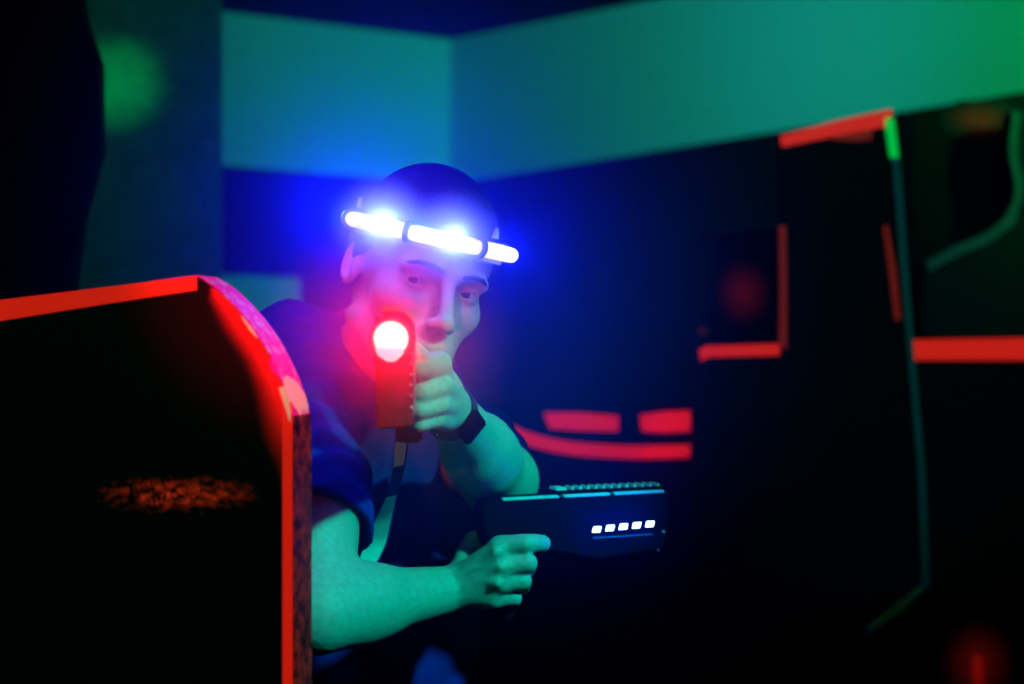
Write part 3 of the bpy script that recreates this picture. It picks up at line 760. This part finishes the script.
for a in ends:
    t = (ring(a+.01)-ring(a-.01)).normalized(); c = ring(a, RT)
    MB().lathe(c-t*.0028, t, [(0, .009), (0, .0118), (.0006, .0122), (.0050, .0122), (.0056, .0118), (.0056, .009)], 28).build('clip', M['clip'], hb)
for px in (354, 494):
    a = ang_for(px); c = ring(a, .004, .014); t = (ring(a+.01)-ring(a-.01)).normalized(); o_ = (c-BC).normalized()
    MB().prism([c-t*.006, c+t*.006, c+t*.001+hU*.012, c-t*.002+hU*.012], o_*.004).build('buckle_tab', M['strap'], hb, bevel=.0008)
for px in (392, 449):
    a = ang_for(px); o_ = (ring(a, .1)-ring(a)).normalized(); c = ring(a, RT*1.88, .003)
    MB().lathe(c-o_*.003, o_, [(0, .0062), (.003, .0060), (.0045, .004), (.005, 0)], 20).build('led', M['led'], hb, smooth=True)
    lamp('headband_led_glow', 'POINT', c+o_*.013+hU*.000, (0.05, 0.085, 1.0), 1.5, shadow_soft_size=.006)
for px in (347, 362, 420, 500):
    a = ang_for(px); o_ = (ring(a, .1)-ring(a)).normalized()
    lamp('headband_tube_glow', 'POINT', ring(a, RT*2+.004, .006), BLUE, 1.5 if px == 347 else 0.6, shadow_soft_size=.006)

# ------------------------------------------------------------------ small phaser aimed past the camera
mz = P(391, 339, 1.33)
pt = thing('laser_tag_pistol', 'handheld black phaser with glowing red muzzle lamp, raised before the man\'s face', 'toy gun', P(400, 380, 1.42))
gy = (P(398, 342, 1.54)-mz).normalized(); gx = Vector((gy.y, -gy.x, 0)).normalized(); gz_ = gx.cross(gy)
def G(x, y, z): return mz+gx*x+gy*y+gz_*z
mb = MB()
prof = [(-.0165, -.022), (.0195, -.022), (.0205, -.004), (.0185, .020), (.010, .0265), (-.008, .0265), (-.0155, .020), (-.0175, -.004)]
mb.prism([G(x, .010, z) for x, z in prof], gy*.185).build('housing', M['pistol'], pt, bevel=.0012)
mb = MB()
prof = [(-.0145, -.020), (.0205, -.020), (.0205, -.060), (.0190, -.082), (-.0130, -.085), (-.0150, -.050)]
mb.prism([G(x, .006, z) for x, z in prof], gy*.045).build('front_grip', M['pistol'], pt, bevel=.002)
MB().prism([G(x, .085, z) for x, z in ((-.004, -.02), (.024, -.02), (.028, -.10), (.002, -.10))], gy*.034+gz_*-.004).build('grip', M['plastic'], pt, bevel=.003)
MB().lathe(G(0, -.004, 0), gy, [(.004, .0165), (-.002, .0175), (-.002, .0195), (.002, .0205), (.016, .0205), (.016, .015)], 36).build('muzzle_ring', M['plastic2'], pt)
MB().lathe(G(0, -.004, .0005), -gy, [(-.006, .0160), (.0, .0158), (.002, .0140), (.0035, .009), (.004, 0)], 32).build('muzzle_lamp', M['muzzle'], pt, smooth=True)
mb = MB()
lip = [(-.0150, -.008), (.0125, -.008), (.0120, -.014), (.004, -.0215), (-.003, -.0215), (-.0125, -.015)]  # outline of the painted reflection
mb.prism([G(x, -.0095, z) for x, z in lip], gy*.003).build('lens_cup_reflection', M['cup_reflection'], pt, bevel=.001)  # glowing plate paints the lamp's reflection in the lens cup
MB().box(G(-.002, .060, .0285), gx*.009, gy*.045, gz_*.0025).box(G(.0, .028, .0300), gx*.0105, gy*.006, gz_*.0022).build('sight_rail', M['strap'], pt, bevel=.0008)
MB().box(G(.0125, .020, .0235), gx*.0085, gy*.007, gz_*.0030).box(G(.0150, .016, .0195), gx*.0045, gy*.004, gz_*.0015).build('side_sight', M['strap'], pt, bevel=.0008)
MB().lathe(G(-.0095, .006, .0215), -gy, [(0, .0032), (.004, .0030), (.005, 0)], 14).build('screw', M['metal'], pt, smooth=True)
for (z, l) in ((-.013, .004), (-.023, .0045), (-.033, .003), (-.043, .004), (-.053, .003), (-.064, .003)):
    MB().lathe(G(.0195-.0008, .004, z), -gy, [(0, .0016), (.0025, .0014), (.003, 0)], 10).build('screw', M['metal'], pt, smooth=True)
MB().box(G(.0212, .020, -.030), gx*.0012, gy*.012, gz_*.030).build('side_plate', M['metal'], pt, bevel=.0006)
MB().prism([G(.010, .062, z) for z in (-.018,)]+[G(.010, .058, -.036), G(.010, .064, -.040), G(.010, .068, -.020)], gx*.006).build('trigger', M['metal'], pt, bevel=.001)
# the carrying strap that hangs from the grip and slants down behind the forearm
spine = catmull([(404, 428, 1.455, 8), (401, 445, 1.50, 9.5), (399, 466, 1.545, 8), (393, 492, 1.60, 8), (386, 512, 1.64, 11), (380, 530, 1.66, 14), (374, 548, 1.67, 16), (363, 572, 1.66, 15), (356, 590, 1.65, 13)], 5)
def ribbon(pts, name, m, th, lift, parent, shrink=0.0, tw=-.35):
    v = []; f = []; n = len(pts)
    for x, y, d, wd_ in pts:
        c = P(x, y, d); hw = (wd_/2-shrink)*1.6*d/F; sd = Vector((math.cos(tw), -math.sin(tw)*-.6, .25)).normalized()*hw; nn = Vector((-.3, -1, .2)).normalized()
        for a_, b_ in ((-1, 0), (1, 0), (1, 1), (-1, 1)): v.append(c+sd*a_-nn*b_*th+nn*lift)
    for i in range(n-1):
        for k in range(4): f.append((4*i+k, 4*i+(k+1) % 4, 4*i+4+(k+1) % 4, 4*i+4+k))
    f += [(0, 1, 2, 3), (4*n-4, 4*n-3, 4*n-2, 4*n-1)]
    return MB().add(v, f).build(name, m, parent)
sl = ribbon(spine, 'carrying_strap', M['cloth'], .0018, 0, pt)
ribbon([p for p in spine if 440 <= p[1] <= 466], 'pale_patch', M['stripe'], .0008, .0012, sl, .8)
ribbon([p for p in spine if 494 <= p[1] <= 585], 'pale_patch', M['stripe'], .0008, .0012, sl, .8)
lamp('muzzle_glow', 'POINT', G(-.001, -.024, -.002), RED, 0.70, shadow_soft_size=.010)

# ------------------------------------------------------------------ long phaser pointing right
rA = P(484, 503, 1.668); rB = P(669, 488, 1.748); ra = (rB-rA).normalized()
rback = Vector((-ra.y, ra.x, 0)).normalized(); 
if rback.y < 0: rback = -rback
rup = ra.cross(rback) if ra.cross(rback).z > 0 else rback.cross(ra)
def Q(px, py, off=0.0):
    r = Vector(((px-512)/F, 1, (342-py)/F)); o = Vector((0, 0, EYE)); p = rA+rback*off; return o+r*((p-o).dot(rback)/r.dot(rback))
HW = .020
def rp(pts, off0, off1): 
    return MB().prism([Q(x, y, off0) for x, y in pts], rback*(off1-off0))
rf = thing('laser_tag_rifle', 'long black phaser with toothed top rail and five lit blue-white windows', 'toy gun', Q(505, 560))
rp([(484, 504), (494, 500.5), (669, 491.5), (669, 523), (664, 548), (600, 560), (565, 553), (512, 549), (490, 549), (483, 522)], -HW, HW).build('receiver', M['plastic'], rf, bevel=.0022)
for a, b in ((503, 559.5), (564, 610.5), (614.5, 664.5)):
    ya = lambda x: 500.2-(x-494)*.0514
    MB().prism([Q(a, ya(a)+1.2, -HW-.0008), Q(b, ya(b)+1.2, -HW-.0008), Q(b, ya(b)-1.2, -HW-.0008), Q(a, ya(a)-1.2, -HW-.0008)], rback*.012).build('edge_highlight', M['seam'], rf, bevel=.0007)  # pale strip stands in for the highlight along the receiver's top edge
rp([(555, 497), (561, 491), (667, 486.3), (667, 491)], -.011, .011).build('top_rail', M['plastic'], rf, bevel=.0006)
xs = [(556, 567)]+[(571.4+7.75*i, 574.6+7.75*i) for i in range(12)]
for a, b in xs:
    y0 = 490.3-(a-560)*.044
    rp([(a, y0), (a+.6, y0-2.6), (b-.6, y0-2.8), (b, y0-.2)], -.0115, .0115).build('rail_tooth', M['seam'], rf)  # pale tone paints the light caught by the rifle's top edges
rp([(505, 500.5), (509, 496.5), (548, 494.5), (554, 498)], -.008, .008).build('rear_sight', M['plastic'], rf, bevel=.001)
lw = rp([(588, 522), (662, 518), (662, 536), (588, 540)], -HW-.0012, -HW+.002).build('light_panel', M['plastic'], rf, bevel=.0005)
for i in range(5):
    cx = 597+13.3*i; cy = 529.6-1.35*i
    rp([(cx-4.6, cy+2.9), (cx-3.2, cy-2.8), (cx+4.6, cy-3.3), (cx+3.3, cy+2.5)], -HW-.0022, -HW-.0010).build('lit_window', M['bluled'], lw, bevel=.0003)
    lamp('rifle_window_glow', 'POINT', Q(cx, cy, -HW-.022), (0.0, 0.02, 1.0), 0.10, shadow_soft_size=.004)
rp([(593, 537.2), (653, 533.6), (653, 535), (593, 538.8)], -HW-.0022, -HW-.001).build('panel_groove', M['plastic2'], rf)
for cx, cy, r in ((663, 532, .0024), (658, 556-6, .0014)):
    MB().lathe(Q(cx, cy, -HW+.0005), -rback, [(0, r), (.002, r*.95), (.003, r*.5), (.0032, 0)], 14).build('bolt', M['metal'], rf, smooth=True)
rp([(493, 546), (524, 548), (516, 618), (508, 622), (489, 618), (487, 610)], -.0125, .0125).build('grip', M['plastic'], rf, bevel=.003)
gpath = [Q(x, y) for x, y in catmull([(522, 549), (524, 556), (534, 557.5), (558, 555.5), (566, 552)], 6)]
MB().tube(gpath, .0024, 10).build('trigger_guard', M['plastic2'], rf, smooth=True)
MB().tube([Q(541, 548), Q(542, 552), Q(540.5, 555)], .0022, 10).build('trigger', M['plastic2'], rf, smooth=True)

# ------------------------------------------------------------------ smoke puffs added round the lamps to give them halos
def halo_puff(c, r, density, col):
    m = bpy.data.materials.new('halo_smoke'); m.use_nodes = True; N = m.node_tree.nodes; L = m.node_tree.links; N.clear()
    o = N.new('ShaderNodeOutputMaterial'); v = N.new('ShaderNodeVolumeScatter'); v.inputs['Color'].default_value = (*col, 1); v.inputs['Anisotropy'].default_value = .2
    tc = N.new('ShaderNodeTexCoord'); ln = N.new('ShaderNodeVectorMath'); ln.operation = 'LENGTH'; L.new(tc.outputs['Object'], ln.inputs[0])
    a = N.new('ShaderNodeMapRange'); a.inputs[1].default_value = 0; a.inputs[2].default_value = r; a.inputs[3].default_value = 1; a.inputs[4].default_value = 0
    L.new(ln.outputs['Value'], a.inputs[0])
    pw = N.new('ShaderNodeMath'); pw.operation = 'POWER'; pw.inputs[1].default_value = 2.0; L.new(a.outputs[0], pw.inputs[0])
    mu = N.new('ShaderNodeMath'); mu.operation = 'MULTIPLY'; mu.inputs[1].default_value = density; L.new(pw.outputs[0], mu.inputs[0])
    L.new(mu.outputs[0], v.inputs['Density']); L.new(v.outputs[0], o.inputs['Volume'])
    bm = bmesh.new(); bmesh.ops.create_icosphere(bm, subdivisions=3, radius=r); me = bpy.data.meshes.new('haze'); bm.to_mesh(me); bm.free(); me.materials.append(m)
    ob = bpy.data.objects.new('haze', me); COL.objects.link(ob); ob.location = c
    return ob
hz = halo_puff(G(-.002, -.03, -.004), .13, 20, (1.0, .12, .35)); tag(hz, 'smoke puff added for the red halo round the muzzle of the raised pistol', 'haze', kind='stuff')
for px, lb in ((392, 'smoke puff added for the blue-white halo of the left headband lamp'), (449, 'smoke puff added for the blue-white halo of the middle headband lamp')):
    a = ang_for(px); o_ = (ring(a, .1)-ring(a)).normalized()
    tag(halo_puff(ring(a, RT*1.88+.012, .000), .065, 46, (.85, .9, 1.0)), lb, 'haze', kind='stuff')
